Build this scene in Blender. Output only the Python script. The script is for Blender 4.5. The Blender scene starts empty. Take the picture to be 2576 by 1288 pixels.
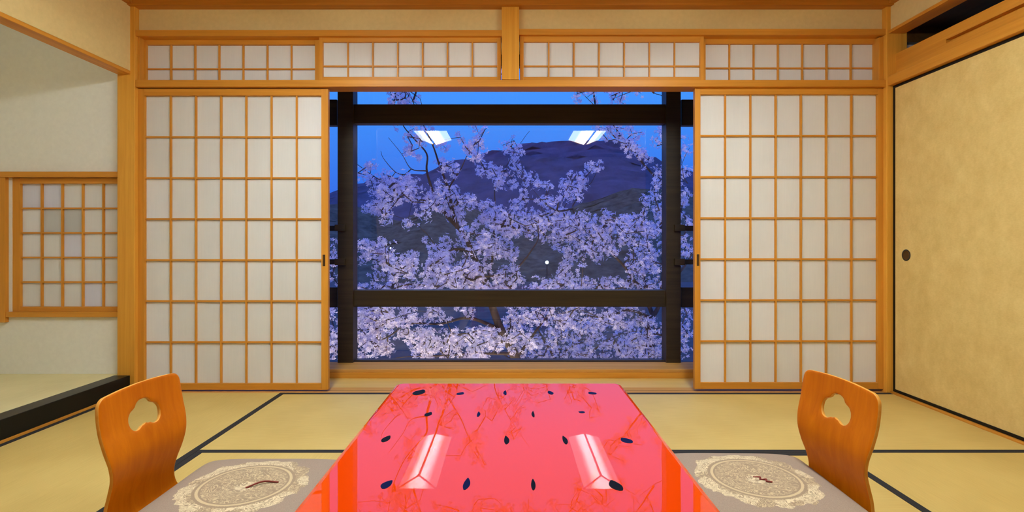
import bpy, bmesh, math, random
import numpy as np
from mathutils import Vector, Matrix

random.seed(7)
rng = np.random.default_rng(11)
scene = bpy.context.scene
COL = scene.collection
F = 1322.0; U0 = 1283.0; V0 = 614.0; CZ = 0.875      # focal length in pixels, horizon, eye height


def at(u, v, Y):
    return Vector(((u - U0) * Y / F, Y, CZ - (v - V0) * Y / F))


def lin(r, g, b):
    def c(x):
        x /= 255.0
        return x / 12.92 if x <= 0.04045 else ((x + 0.055) / 1.055) ** 2.4
    return (c(r), c(g), c(b), 1.0)


# ------------------------------------------------------------------ materials
def new_mat(name):
    m = bpy.data.materials.new(name)
    m.use_nodes = True
    nt = m.node_tree
    nt.nodes.clear()
    out = nt.nodes.new('ShaderNodeOutputMaterial')
    return m, nt, out


def N(nt, t, **kw):
    n = nt.nodes.new(t)
    for k, v in kw.items():
        if k in n.inputs.keys():
            n.inputs[k].default_value = v
        else:
            setattr(n, k, v)
    return n


def ramp(nt, stops):
    r = nt.nodes.new('ShaderNodeValToRGB')
    el = r.color_ramp.elements
    while len(el) < len(stops):
        el.new(0.5)
    for e, (p, c) in zip(el, stops):
        e.position = p
        e.color = tuple(c) if len(c) == 4 else (*c, 1)
    return r


def coords(nt, scale, rot=(0, 0, 0)):
    tc = nt.nodes.new('ShaderNodeTexCoord')
    mp = nt.nodes.new('ShaderNodeMapping')
    mp.inputs['Scale'].default_value = scale
    mp.inputs['Rotation'].default_value = rot
    nt.links.new(tc.outputs['Object'], mp.inputs['Vector'])
    return mp.outputs['Vector']


def mat_plain(name, col, rough=0.5, spec=0.5, noise=0.06, nscale=(6, 6, 6), bump=0.0, coat=0.0, coat_ior=1.5, metallic=0.0):
    m, nt, out = new_mat(name)
    b = N(nt, 'ShaderNodeBsdfPrincipled', Roughness=rough, Metallic=metallic)
    b.inputs['Specular IOR Level'].default_value = spec
    vec = coords(nt, nscale)
    nz = N(nt, 'ShaderNodeTexNoise', Scale=1.0, Detail=5.0, Roughness=0.6)
    nt.links.new(vec, nz.inputs['Vector'])
    c0 = [max(0, x * (1 - noise)) for x in col[:3]]
    c1 = [min(1, x * (1 + noise)) for x in col[:3]]
    r = ramp(nt, [(0.3, c0), (0.7, c1)])
    nt.links.new(nz.outputs['Fac'], r.inputs['Fac'])
    nt.links.new(r.outputs['Color'], b.inputs['Base Color'])
    if bump:
        bp = N(nt, 'ShaderNodeBump', Strength=bump, Distance=0.002)
        nt.links.new(nz.outputs['Fac'], bp.inputs['Height'])
        nt.links.new(bp.outputs['Normal'], b.inputs['Normal'])
    if coat:
        b.inputs['Coat Weight'].default_value = coat
        b.inputs['Coat Roughness'].default_value = 0.03
        b.inputs['Coat IOR'].default_value = coat_ior
    nt.links.new(b.outputs[0], out.inputs[0])
    return m


def mat_wood(name, axis, dark, light, rough=0.42, fine=1.0, coat=0.0, spec=0.22):
    """long grain running along one axis"""
    m, nt, out = new_mat(name)
    b = N(nt, 'ShaderNodeBsdfPrincipled', Roughness=rough)
    b.inputs['Specular IOR Level'].default_value = spec
    sc = [34 * fine, 34 * fine, 34 * fine]
    sc['xyz'.index(axis)] = 1.1 * fine
    vec = coords(nt, sc)
    n1 = N(nt, 'ShaderNodeTexNoise', Scale=1.0, Detail=6.0, Roughness=0.65, Distortion=0.6)
    nt.links.new(vec, n1.inputs['Vector'])
    sc2 = [3.0, 3.0, 3.0]
    sc2['xyz'.index(axis)] = 0.5
    v2 = coords(nt, sc2)
    n2 = N(nt, 'ShaderNodeTexNoise', Scale=1.0, Detail=3.0)
    nt.links.new(v2, n2.inputs['Vector'])
    mx = N(nt, 'ShaderNodeMath', operation='MULTIPLY_ADD')
    nt.links.new(n2.outputs['Fac'], mx.inputs[0])
    mx.inputs[1].default_value = 0.55
    nt.links.new(n1.outputs['Fac'], mx.inputs[2])
    r = ramp(nt, [(0.45, dark), (1.0, light)])
    nt.links.new(mx.outputs[0], r.inputs['Fac'])
    nt.links.new(r.outputs['Color'], b.inputs['Base Color'])
    if coat:
        b.inputs['Coat Weight'].default_value = coat
        b.inputs['Coat Roughness'].default_value = 0.18
    nt.links.new(b.outputs[0], out.inputs[0])
    return m


W_D = (0.50, 0.19, 0.020); W_L = (0.70, 0.31, 0.040)
WOOD = {a: mat_wood('cypress_' + a, a, W_D, W_L) for a in 'xyz'}
POST = {a: mat_wood('post_wood_' + a, a, (0.58, 0.24, 0.024), (0.80, 0.40, 0.055)) for a in 'xyz'}
CEILW = mat_wood('ceiling_board_wood', 'x', (0.36, 0.125, 0.010), (0.56, 0.22, 0.025))
SILL = mat_wood('sill_wood', 'x', (0.46, 0.20, 0.035), (0.66, 0.33, 0.08), rough=0.6, spec=0.06)
ENGA = mat_wood('veranda_board_wood', 'x', (0.64, 0.38, 0.075), (0.80, 0.50, 0.12), rough=0.5)
DARKW = mat_wood('dark_stained_wood', 'y', (0.05, 0.022, 0.006), (0.10, 0.045, 0.012))
PLASTER = mat_plain('plaster_warm_bounce', (0.72, 0.56, 0.25), rough=0.95, spec=0.1, noise=0.04, nscale=(40, 40, 40), bump=0.08)  # golden tint of light off the wooden ceiling is put into this colour
PLASTER_A = mat_plain('alcove_plaster', (0.77, 0.755, 0.68), rough=0.95, spec=0.1, noise=0.03, nscale=(40, 40, 40), bump=0.08)
LACQ = mat_plain('black_lacquer', (0.008, 0.008, 0.007), rough=0.3, coat=0.08, noise=0.1, spec=0.12)
WINF = mat_wood('dark_window_wood', 'x', (0.018, 0.011, 0.005), (0.05, 0.031, 0.012), rough=0.45, spec=0.3)
BLACKM = mat_plain('black_metal', (0.012, 0.011, 0.010), rough=0.4, noise=0.1)
HERI = mat_plain('black_mat_border', (0.030, 0.028, 0.027), rough=0.9, noise=0.2, nscale=(300, 300, 300), spec=0.15)
CHAIRW = mat_wood('honey_plywood', 'z', (0.44, 0.095, 0.0005), (0.62, 0.165, 0.001), rough=0.38, coat=0.04, fine=0.9, spec=0.12)
EDGEW = mat_wood('plywood_edge', 'y', (0.60, 0.25, 0.03), (0.74, 0.36, 0.07), rough=0.4)
BARK = mat_plain('cherry_bark', (0.07, 0.045, 0.03), rough=0.9, noise=0.4, nscale=(12, 12, 5), bump=0.5)
GROUND = mat_plain('night_ground', (0.05, 0.05, 0.03), rough=1.0, noise=0.4, nscale=(1, 1, 1))
THREAD = mat_plain('dark_red_thread', (0.20, 0.025, 0.015), rough=0.8)


def mat_fusuma():
    m, nt, out = new_mat('gold_fusuma_paper')
    b = N(nt, 'ShaderNodeBsdfPrincipled', Roughness=0.75)
    b.inputs['Specular IOR Level'].default_value = 0.25
    n1 = N(nt, 'ShaderNodeTexNoise', Scale=1.0, Detail=8.0, Roughness=0.75)
    nt.links.new(coords(nt, (9, 9, 7)), n1.inputs['Vector'])
    n2 = N(nt, 'ShaderNodeTexNoise', Scale=1.0, Detail=2.0)
    nt.links.new(coords(nt, (90, 70, 260)), n2.inputs['Vector'])
    a = N(nt, 'ShaderNodeMath', operation='MULTIPLY_ADD')
    nt.links.new(n2.outputs['Fac'], a.inputs[0]); a.inputs[1].default_value = 0.3
    nt.links.new(n1.outputs['Fac'], a.inputs[2])
    r = ramp(nt, [(0.45, (0.63, 0.435, 0.14)), (0.85, (0.78, 0.58, 0.22))])
    nt.links.new(a.outputs[0], r.inputs['Fac'])
    nt.links.new(r.outputs['Color'], b.inputs['Base Color'])
    nt.links.new(b.outputs[0], out.inputs[0])
    return m


FUSUMA = mat_fusuma()


def mat_tatami(name, axis, c0=(0.51, 0.34, 0.088), c1=(0.645, 0.46, 0.14)):
    """woven rush: fine ribs along the given axis"""
    m, nt, out = new_mat(name)
    b = N(nt, 'ShaderNodeBsdfPrincipled', Roughness=0.62)
    b.inputs['Specular IOR Level'].default_value = 0.35
    sc = [420, 420, 1]; sc['xy'.index(axis)] = 9
    n1 = N(nt, 'ShaderNodeTexNoise', Scale=1.0, Detail=3.0)
    nt.links.new(coords(nt, sc), n1.inputs['Vector'])
    n2 = N(nt, 'ShaderNodeTexNoise', Scale=1.0, Detail=4.0)
    nt.links.new(coords(nt, (2.2, 2.2, 1)), n2.inputs['Vector'])
    a = N(nt, 'ShaderNodeMath', operation='MULTIPLY_ADD')
    nt.links.new(n1.outputs['Fac'], a.inputs[0]); a.inputs[1].default_value = 0.6
    nt.links.new(n2.outputs['Fac'], a.inputs[2])
    r = ramp(nt, [(0.5, c0), (1.05, c1)])
    nt.links.new(a.outputs[0], r.inputs['Fac'])
    nt.links.new(r.outputs['Color'], b.inputs['Base Color'])
    bp = N(nt, 'ShaderNodeBump', Strength=0.15, Distance=0.001)
    nt.links.new(n1.outputs['Fac'], bp.inputs['Height'])
    nt.links.new(bp.outputs['Normal'], b.inputs['Normal'])
    nt.links.new(b.outputs[0], out.inputs[0])
    return m


TAT_X = mat_tatami('rush_mat_x', 'x')
TAT_Y = mat_tatami('rush_mat_y', 'y')
TAT_A = mat_tatami('rush_mat_cool_lit', 'y', (0.62, 0.54, 0.27), (0.76, 0.67, 0.36))  # paler rush copy: the alcove's cool light is put into the colour


def mat_paper(name, col, trans=0.16):
    m, nt, out = new_mat(name)
    d = N(nt, 'ShaderNodeBsdfDiffuse')
    t = N(nt, 'ShaderNodeBsdfTranslucent')
    n1 = N(nt, 'ShaderNodeTexNoise', Scale=1.0, Detail=5.0)
    nt.links.new(coords(nt, (160, 160, 7)), n1.inputs['Vector'])
    n2 = N(nt, 'ShaderNodeTexNoise', Scale=1.0, Detail=3.0)
    nt.links.new(coords(nt, (5, 5, 3)), n2.inputs['Vector'])
    a = N(nt, 'ShaderNodeMath', operation='MULTIPLY_ADD')
    nt.links.new(n1.outputs['Fac'], a.inputs[0]); a.inputs[1].default_value = 0.5
    nt.links.new(n2.outputs['Fac'], a.inputs[2])
    r = ramp(nt, [(0.5, [c * 0.965 for c in col]), (1.0, [min(1, c * 1.03) for c in col])])
    nt.links.new(a.outputs[0], r.inputs['Fac'])
    for s in (d, t):
        nt.links.new(r.outputs['Color'], s.inputs['Color'])
    mx = N(nt, 'ShaderNodeMixShader'); mx.inputs[0].default_value = trans
    nt.links.new(d.outputs[0], mx.inputs[1]); nt.links.new(t.outputs[0], mx.inputs[2])
    nt.links.new(mx.outputs[0], out.inputs[0])
    return m


PAPER = mat_paper('shoji_paper', (0.80, 0.785, 0.74))
PAPER_N = mat_paper('shoji_paper_new', (0.84, 0.825, 0.80))
PAPER_L = mat_paper('shoji_paper_lilac', (0.74, 0.74, 0.82))
PAPER_G = mat_paper('shoji_paper_grey', (0.62, 0.62, 0.60))


def mat_glass():
    """thin pane: mirror by Fresnel, clear otherwise"""
    m, nt, out = new_mat('window_glass')
    tr = N(nt, 'ShaderNodeBsdfTransparent'); tr.inputs['Color'].default_value = (0.97, 0.98, 1, 1)
    gl = N(nt, 'ShaderNodeBsdfGlossy', Roughness=0.0)
    fr = N(nt, 'ShaderNodeFresnel', IOR=1.88)
    ge = N(nt, 'ShaderNodeNewGeometry')
    inv = N(nt, 'ShaderNodeMath', operation='SUBTRACT'); inv.inputs[0].default_value = 1.0
    nt.links.new(ge.outputs['Backfacing'], inv.inputs[1])
    mu = N(nt, 'ShaderNodeMath', operation='MULTIPLY')
    nt.links.new(fr.outputs[0], mu.inputs[0]); nt.links.new(inv.outputs[0], mu.inputs[1])
    mx = N(nt, 'ShaderNodeMixShader')
    nt.links.new(mu.outputs[0], mx.inputs[0])
    nt.links.new(tr.outputs[0], mx.inputs[1]); nt.links.new(gl.outputs[0], mx.inputs[2])
    nt.links.new(mx.outputs[0], out.inputs[0])
    return m


GLASS = mat_glass()


def mat_table():
    m, nt, out = new_mat('vermilion_lacquer')
    b = N(nt, 'ShaderNodeBsdfPrincipled', Roughness=0.35)
    b.inputs['Specular IOR Level'].default_value = 0.0
    b.inputs['Base Color'].default_value = (0.68, 0.048, 0.0008, 1)
    b.inputs['Coat Weight'].default_value = 1.0
    b.inputs['Coat Roughness'].default_value = 0.012
    b.inputs['Coat IOR'].default_value = 1.43
    n1 = N(nt, 'ShaderNodeTexNoise', Scale=1.0, Detail=1.0)
    nt.links.new(coords(nt, (9, 5, 5)), n1.inputs['Vector'])
    bp = N(nt, 'ShaderNodeBump', Strength=0.05, Distance=0.0025)
    nt.links.new(n1.outputs['Fac'], bp.inputs['Height'])
    nt.links.new(bp.outputs['Normal'], b.inputs['Coat Normal'])
    nt.links.new(b.outputs[0], out.inputs[0])
    return m


TABLE = mat_table()
INK = mat_plain('indigo_inlay', (0.003, 0.005, 0.040), rough=0.5, spec=0.05)
INK_B = mat_plain('black_inlay', (0.004, 0.004, 0.006), rough=0.5, spec=0.05)


def mat_emit(name, col, strength):
    m, nt, out = new_mat(name)
    e = N(nt, 'ShaderNodeEmission', Strength=strength)
    e.inputs['Color'].default_value = (*col, 1)
    nt.links.new(e.outputs[0], out.inputs[0])
    return m


def mat_lamp(strength):
    """opal diffuser over fluorescent tubes: brightest next to the ridge where the tubes sit"""
    m, nt, out = new_mat('lamp_diffuser')
    tc = N(nt, 'ShaderNodeTexCoord')
    sp = N(nt, 'ShaderNodeSeparateXYZ')
    nt.links.new(tc.outputs['Object'], sp.inputs[0])
    ab = N(nt, 'ShaderNodeMath', operation='ABSOLUTE')
    nt.links.new(sp.outputs['X'], ab.inputs[0])
    mr = N(nt, 'ShaderNodeMapRange'); mr.interpolation_type = 'SMOOTHSTEP'
    mr.inputs['From Min'].default_value = 0.045; mr.inputs['From Max'].default_value = 0.13
    mr.inputs['To Min'].default_value = strength; mr.inputs['To Max'].default_value = strength * 0.15
    nt.links.new(ab.outputs[0], mr.inputs['Value'])
    e = N(nt, 'ShaderNodeEmission'); e.inputs['Color'].default_value = (0.87, 0.98, 1.0, 1)
    nt.links.new(mr.outputs[0], e.inputs['Strength'])
    nt.links.new(e.outputs[0], out.inputs[0])
    return m


LAMP = mat_lamp(57.0)
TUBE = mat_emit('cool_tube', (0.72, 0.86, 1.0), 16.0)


def mat_cushion():
    """taupe brocade with a round woven gold medallion"""
    m, nt, out = new_mat('taupe_brocade')
    b = N(nt, 'ShaderNodeBsdfPrincipled', Roughness=0.8)
    b.inputs['Specular IOR Level'].default_value = 0.2
    L = nt.links.new
    tc = N(nt, 'ShaderNodeTexCoord')
    sp = N(nt, 'ShaderNodeSeparateXYZ'); L(tc.outputs['Object'], sp.inputs[0])
    def mth(op, a, c=None, d=None):
        n = N(nt, 'ShaderNodeMath', operation=op)
        for i, x in enumerate((a, c, d)):
            if x is None: continue
            if isinstance(x, (int, float)): n.inputs[i].default_value = x
            else: L(x, n.inputs[i])
        return n.outputs[0]
    x, y = sp.outputs['X'], sp.outputs['Y']
    rr = mth('SQRT', mth('ADD', mth('MULTIPLY', x, x), mth('MULTIPLY', y, y)))
    ang = mth('ARCTAN2', y, x)
    wob = N(nt, 'ShaderNodeTexNoise', Scale=26.0, Detail=2.0); L(tc.outputs['Object'], wob.inputs['Vector'])
    # scalloped outer edge
    lob = mth('MULTIPLY', mth('ABSOLUTE', mth('SINE', mth('MULTIPLY', ang, 7.0))), 0.012)
    R = mth('ADD', mth('ADD', 0.180, lob), mth('MULTIPLY', mth('SUBTRACT', wob.outputs['Fac'], 0.5), 0.05))
    inside = mth('LESS_THAN', rr, R)
    # woven scrolls: thin contour lines of a distorted noise and cells
    no = N(nt, 'ShaderNodeTexNoise', Scale=22.0, Detail=1.5, Distortion=1.8); L(tc.outputs['Object'], no.inputs['Vector'])
    lines = mth('GREATER_THAN', mth('SINE', mth('MULTIPLY', no.outputs['Fac'], 66.0)), 0.10)
    no2 = N(nt, 'ShaderNodeTexNoise', Scale=75.0, Detail=2.0, Distortion=0.8); L(tc.outputs['Object'], no2.inputs['Vector'])
    fine = mth('GREATER_THAN', no2.outputs['Fac'], 0.47)
    # rings
    ring = mth('LESS_THAN', mth('ABSOLUTE', mth('SUBTRACT', rr, 0.132)), 0.004)
    gap = mth('LESS_THAN', mth('ABSOLUTE', mth('SUBTRACT', rr, 0.141)), 0.004)
    gap2 = mth('LESS_THAN', mth('ABSOLUTE', mth('SUBTRACT', rr, 0.125)), 0.003)
    pat = mth('MULTIPLY', lines, mth('MAXIMUM', fine, 0.35))
    pat = mth('MAXIMUM', pat, ring)
    pat = mth('MULTIPLY', pat, mth('SUBTRACT', 1.0, gap))
    pat = mth('MULTIPLY', pat, mth('SUBTRACT', 1.0, gap2))
    pat = mth('MULTIPLY', pat, inside)
    # bright flowers in the border and at the centre
    no3 = N(nt, 'ShaderNodeTexNoise', Scale=11.0, Detail=1.0); L(tc.outputs['Object'], no3.inputs['Vector'])
    fl = mth('MULTIPLY', mth('GREATER_THAN', no3.outputs['Fac'], 0.50), mth('GREATER_THAN', rr, 0.147))
    fl = mth('MAXIMUM', fl, mth('LESS_THAN', rr, 0.030))
    bright = mth('MULTIPLY', mth('MULTIPLY', fl, inside), mth('MULTIPLY', mth('MAXIMUM', lines, mth('MULTIPLY', fine, 0.5)), 0.85))
    weave = N(nt, 'ShaderNodeTexNoise', Scale=400.0, Detail=1.0); L(tc.outputs['Object'], weave.inputs['Vector'])
    base = ramp(nt, [(0.3, (0.285, 0.205, 0.145)), (0.7, (0.34, 0.25, 0.18))])
    L(weave.outputs['Fac'], base.inputs['Fac'])
    m0 = N(nt, 'ShaderNodeMix', data_type='RGBA')
    L(mth('MULTIPLY', inside, 0.55), m0.inputs[0]); L(base.outputs['Color'], m0.inputs[6]); m0.inputs[7].default_value = (0.32, 0.225, 0.12, 1)
    m1 = N(nt, 'ShaderNodeMix', data_type='RGBA')
    L(mth('MULTIPLY', pat, 0.95), m1.inputs[0]); L(m0.outputs[2], m1.inputs[6]); m1.inputs[7].default_value = (0.56, 0.42, 0.235, 1)
    m2 = N(nt, 'ShaderNodeMix', data_type='RGBA')
    L(bright, m2.inputs[0]); L(m1.outputs[2], m2.inputs[6]); m2.inputs[7].default_value = (0.70, 0.56, 0.34, 1)
    L(m2.outputs[2], b.inputs['Base Color'])
    bp = N(nt, 'ShaderNodeBump', Strength=0.25, Distance=0.001)
    L(pat, bp.inputs['Height']); L(bp.outputs['Normal'], b.inputs['Normal'])
    L(b.outputs[0], out.inputs[0])
    return m


CUSH = mat_cushion()


def mat_petal():
    m, nt, out = new_mat('cherry_petal')
    n1 = N(nt, 'ShaderNodeTexNoise', Scale=9.0, Detail=2.0)
    tc = N(nt, 'ShaderNodeTexCoord'); nt.links.new(tc.outputs['Object'], n1.inputs['Vector'])
    r = ramp(nt, [(0.35, (0.84, 0.74, 0.80)), (0.65, (0.93, 0.87, 0.89))])
    nt.links.new(n1.outputs['Fac'], r.inputs['Fac'])
    d = N(nt, 'ShaderNodeBsdfDiffuse'); t = N(nt, 'ShaderNodeBsdfTranslucent')
    nt.links.new(r.outputs['Color'], d.inputs['Color']); nt.links.new(r.outputs['Color'], t.inputs['Color'])
    mx = N(nt, 'ShaderNodeMixShader'); mx.inputs[0].default_value = 0.35
    nt.links.new(d.outputs[0], mx.inputs[1]); nt.links.new(t.outputs[0], mx.inputs[2])
    nt.links.new(mx.outputs[0], out.inputs[0])
    return m


PETAL = mat_petal()


def mat_hill():
    m, nt, out = new_mat('wooded_hillside')
    d = N(nt, 'ShaderNodeBsdfDiffuse')
    n1 = N(nt, 'ShaderNodeTexNoise', Scale=0.12, Detail=8.0, Roughness=0.7)
    tc = N(nt, 'ShaderNodeTexCoord'); nt.links.new(tc.outputs['Object'], n1.inputs['Vector'])
    r = ramp(nt, [(0.35, (0.07, 0.07, 0.08)), (0.7, (0.13, 0.115, 0.135))])
    nt.links.new(n1.outputs['Fac'], r.inputs['Fac'])
    nt.links.new(r.outputs['Color'], d.inputs['Color'])
    nt.links.new(d.outputs[0], out.inputs[0])
    return m


HILL = mat_hill()
FOREST = mat_plain('dark_forest', (0.10, 0.09, 0.05), rough=1.0, noise=0.5, nscale=(0.6, 0.6, 0.6), spec=0.0)


# ------------------------------------------------------------------ mesh helpers
class MB:
    """collects shapes into one mesh"""
    def __init__(s):
        s.v = []; s.f = []; s.mi = []

    def box(s, x0, x1, y0, y1, z0, z1, mi=0):
        b = len(s.v)
        s.v += [(x0, y0, z0), (x1, y0, z0), (x1, y1, z0), (x0, y1, z0), (x0, y0, z1), (x1, y0, z1), (x1, y1, z1), (x0, y1, z1)]
        for q in ((0, 3, 2, 1), (4, 5, 6, 7), (0, 1, 5, 4), (1, 2, 6, 5), (2, 3, 7, 6), (3, 0, 4, 7)):
            s.f.append(tuple(b + i for i in q)); s.mi.append(mi)
        return s

    def face(s, pts, mi=0):
        b = len(s.v); s.v += [tuple(p) for p in pts]
        s.f.append(tuple(range(b, b + len(pts)))); s.mi.append(mi)
        return s

    def tube(s, pts, rad, seg=8, cap=True):
        pts = [Vector(p) for p in pts]
        if not hasattr(rad, '__len__'): rad = [rad] * len(pts)
        b = len(s.v); n = len(pts); up = None
        for i, p in enumerate(pts):
            d = (pts[min(i + 1, n - 1)] - pts[max(i - 1, 0)]).normalized()
            if up is None or abs(up.dot(d)) > 0.98:
                up = Vector((0, 0, 1)) if abs(d.z) < 0.9 else Vector((1, 0, 0))
            a = d.cross(up).normalized(); c = a.cross(d).normalized(); up = c
            for k in range(seg):
                t = 2 * math.pi * k / seg
                s.v.append(tuple(p + (a * math.cos(t) + c * math.sin(t)) * rad[i]))
        for i in range(n - 1):
            for k in range(seg):
                k2 = (k + 1) % seg
                s.f.append((b + i * seg + k, b + i * seg + k2, b + (i + 1) * seg + k2, b + (i + 1) * seg + k)); s.mi.append(0)
        if cap:
            s.f.append(tuple(b + k for k in range(seg))[::-1]); s.mi.append(0)
            s.f.append(tuple(b + (n - 1) * seg + k for k in range(seg))); s.mi.append(0)
        return s

    def build(s, name, mats, parent=None, bevel=0.0, smooth=False, bseg=2):
        o0 = parent_world(parent) if parent else Vector()
        me = bpy.data.meshes.new(name)
        me.from_pydata([tuple(Vector(p) - o0) for p in s.v], [], s.f)
        if not isinstance(mats, (list, tuple)): mats = [mats]
        for m in mats: me.materials.append(m)
        if len(mats) > 1:
            me.polygons.foreach_set('material_index', s.mi)
        me.update()
        if smooth:
            me.polygons.foreach_set('use_smooth', [True] * len(me.polygons))
        o = bpy.data.objects.new(name, me); COL.objects.link(o)
        if parent: o.parent = parent
        if bevel:
            bv = o.modifiers.new('edge', 'BEVEL'); bv.width = bevel; bv.segments = bseg; bv.limit_method = 'ANGLE'
            bv.angle_limit = math.radians(50)
        return o


def parent_world(o):
    p = Vector(o.location); q = o.parent
    while q: p += Vector(q.location); q = q.parent
    return p


def tag(o, label=None, cat=None, group=None, kind=None):
    if label: o['label'] = label
    if cat: o['category'] = cat
    if group: o['group'] = group
    if kind: o['kind'] = kind
    return o


def empty(name, loc, label=None, cat=None, group=None, kind=None):
    o = bpy.data.objects.new(name, None); COL.objects.link(o); o.location = loc
    o.empty_display_size = 0.05
    return tag(o, label, cat, group, kind)


def bx(name, mat, x0, x1, y0, y1, z0, z1, parent=None, bevel=0.002):
    return MB().box(min(x0, x1), max(x0, x1), min(y0, y1), max(y0, y1), min(z0, z1), max(z0, z1)).build(name, mat, parent, bevel)


TRIM = [0]
def trim(mat, x0, x1, y0, y1, z0, z1, label, cat='beam', bevel=0.002):
    TRIM[0] += 1
    return tag(bx('trim_%d' % TRIM[0], mat, x0, x1, y0, y1, z0, z1, None, bevel), label, cat, None, 'structure')


def copy_tree(o, parent=None):
    c = o.copy(); COL.objects.link(c)
    if parent is not None: c.parent = parent
    for ch in list(o.children): copy_tree(ch, c)
    return c


YW = 3.12
S = F / YW
def X(u, Y=YW): return (u - U0) * Y / F
def Z(v, Y=YW): return CZ - (v - V0) * Y / F

XL, XR = -2.235, 2.24           # faces of the left and right walls
ZC = 2.272                      # underside of the ceiling moulding
YB = -1.35                      # wall behind the camera

# ------------------------------------------------------------------ room shell
fl = MB().box(-3.4, 3.6, YB - 0.1, 3.22, -0.16, -0.056).build('floor', DARKW)
tag(fl, 'sub floor under the straw mats', 'floor', None, 'structure')

# ceiling: boards with battens
cb = MB().box(-2.42, 2.42, YB - 0.1, 3.25, 2.325, 2.36)
cb = cb.build('ceiling', CEILW)
tag(cb, 'brown wooden board ceiling', 'ceiling', None, 'structure')
for k, xx in enumerate((-1.86, -0.953, -0.025, 0.905, 1.83)):
    bx('batten', CEILW, xx - 0.012, xx + 0.012, YB, 3.06, 2.300, 2.3255, cb, 0.001)

# mouldings where the walls meet the ceiling
trim(CEILW, XL - 0.02, XR + 0.02, 3.065, 3.16, ZC, 2.3255, 'brown ceiling moulding above the paper screens', 'moulding')
trim(CEILW, XL - 0.05, XL + 0.03, YB, 3.065, ZC + .006, 2.3255, 'brown ceiling moulding above the alcove wall', 'moulding')
trim(CEILW, XR - 0.03, XR + 0.05, YB, 3.065, ZC + .006, 2.3255, 'brown ceiling moulding above the gold sliding panel', 'moulding')

# back wall plaster strip
tag(bx('wall_back', PLASTER, -2.21, 2.22, 3.130, 3.20, Z(80), 2.33, None, 0), 'beige plaster band above the transom screens', 'wall', None, 'structure')
# corner posts and centre post
trim(POST['z'], -2.312, -2.209, 3.092, 3.20, -0.05, 2.33, 'corner post between alcove and left paper screen', 'post', 0.004)
trim(POST['z'], 2.216, 2.338, 3.092, 3.20, -0.05, 2.33, 'corner post between right paper screen and gold panel', 'post', 0.004)
trim(POST['z'], X(1262, 3.095), X(1306, 3.095), 3.095, 3.19, Z(203), ZC + .01, 'short centre post between the transom screens', 'post', 0.003)
# rail over the transoms, lintel under them
trim(WOOD['x'], -2.209, X(1262, 3.1), 3.098, 3.205, Z(94), Z(79), 'wooden rail over the left transom screens', 'rail')
trim(WOOD['x'], X(1306, 3.1), 2.216, 3.098, 3.205, Z(91), Z(76), 'wooden rail over the right transom screens', 'rail')
trim(WOOD['x'], -2.209, 2.216, 3.096, 3.205, Z(221), Z(204), 'long wooden lintel over the window opening', 'lintel')
trim(WOOD['z'], -2.209, X(352), 3.118, 3.20, Z(204), Z(94), 'upright jamb left of the transom screens', 'jamb')
trim(WOOD['z'], X(2211), 2.216, 3.118, 3.20, Z(204), Z(94), 'upright jamb right of the transom screens', 'jamb')
# sill the screens slide on
sl = MB()
sl.box(-2.209, 2.216, 3.095, 3.215, -0.05, -0.002)
o = sl.build('trim_sill', SILL, None, 0.001); TRIM[0] += 1; o.name = 'trim_%d' % TRIM[0]
tag(o, 'grooved wooden sill under the paper screens', 'sill', None, 'structure')
bx('groove', DARKW, -2.209, 2.216, 3.152, 3.156, -0.0022, -0.0010, o, 0)


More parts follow.
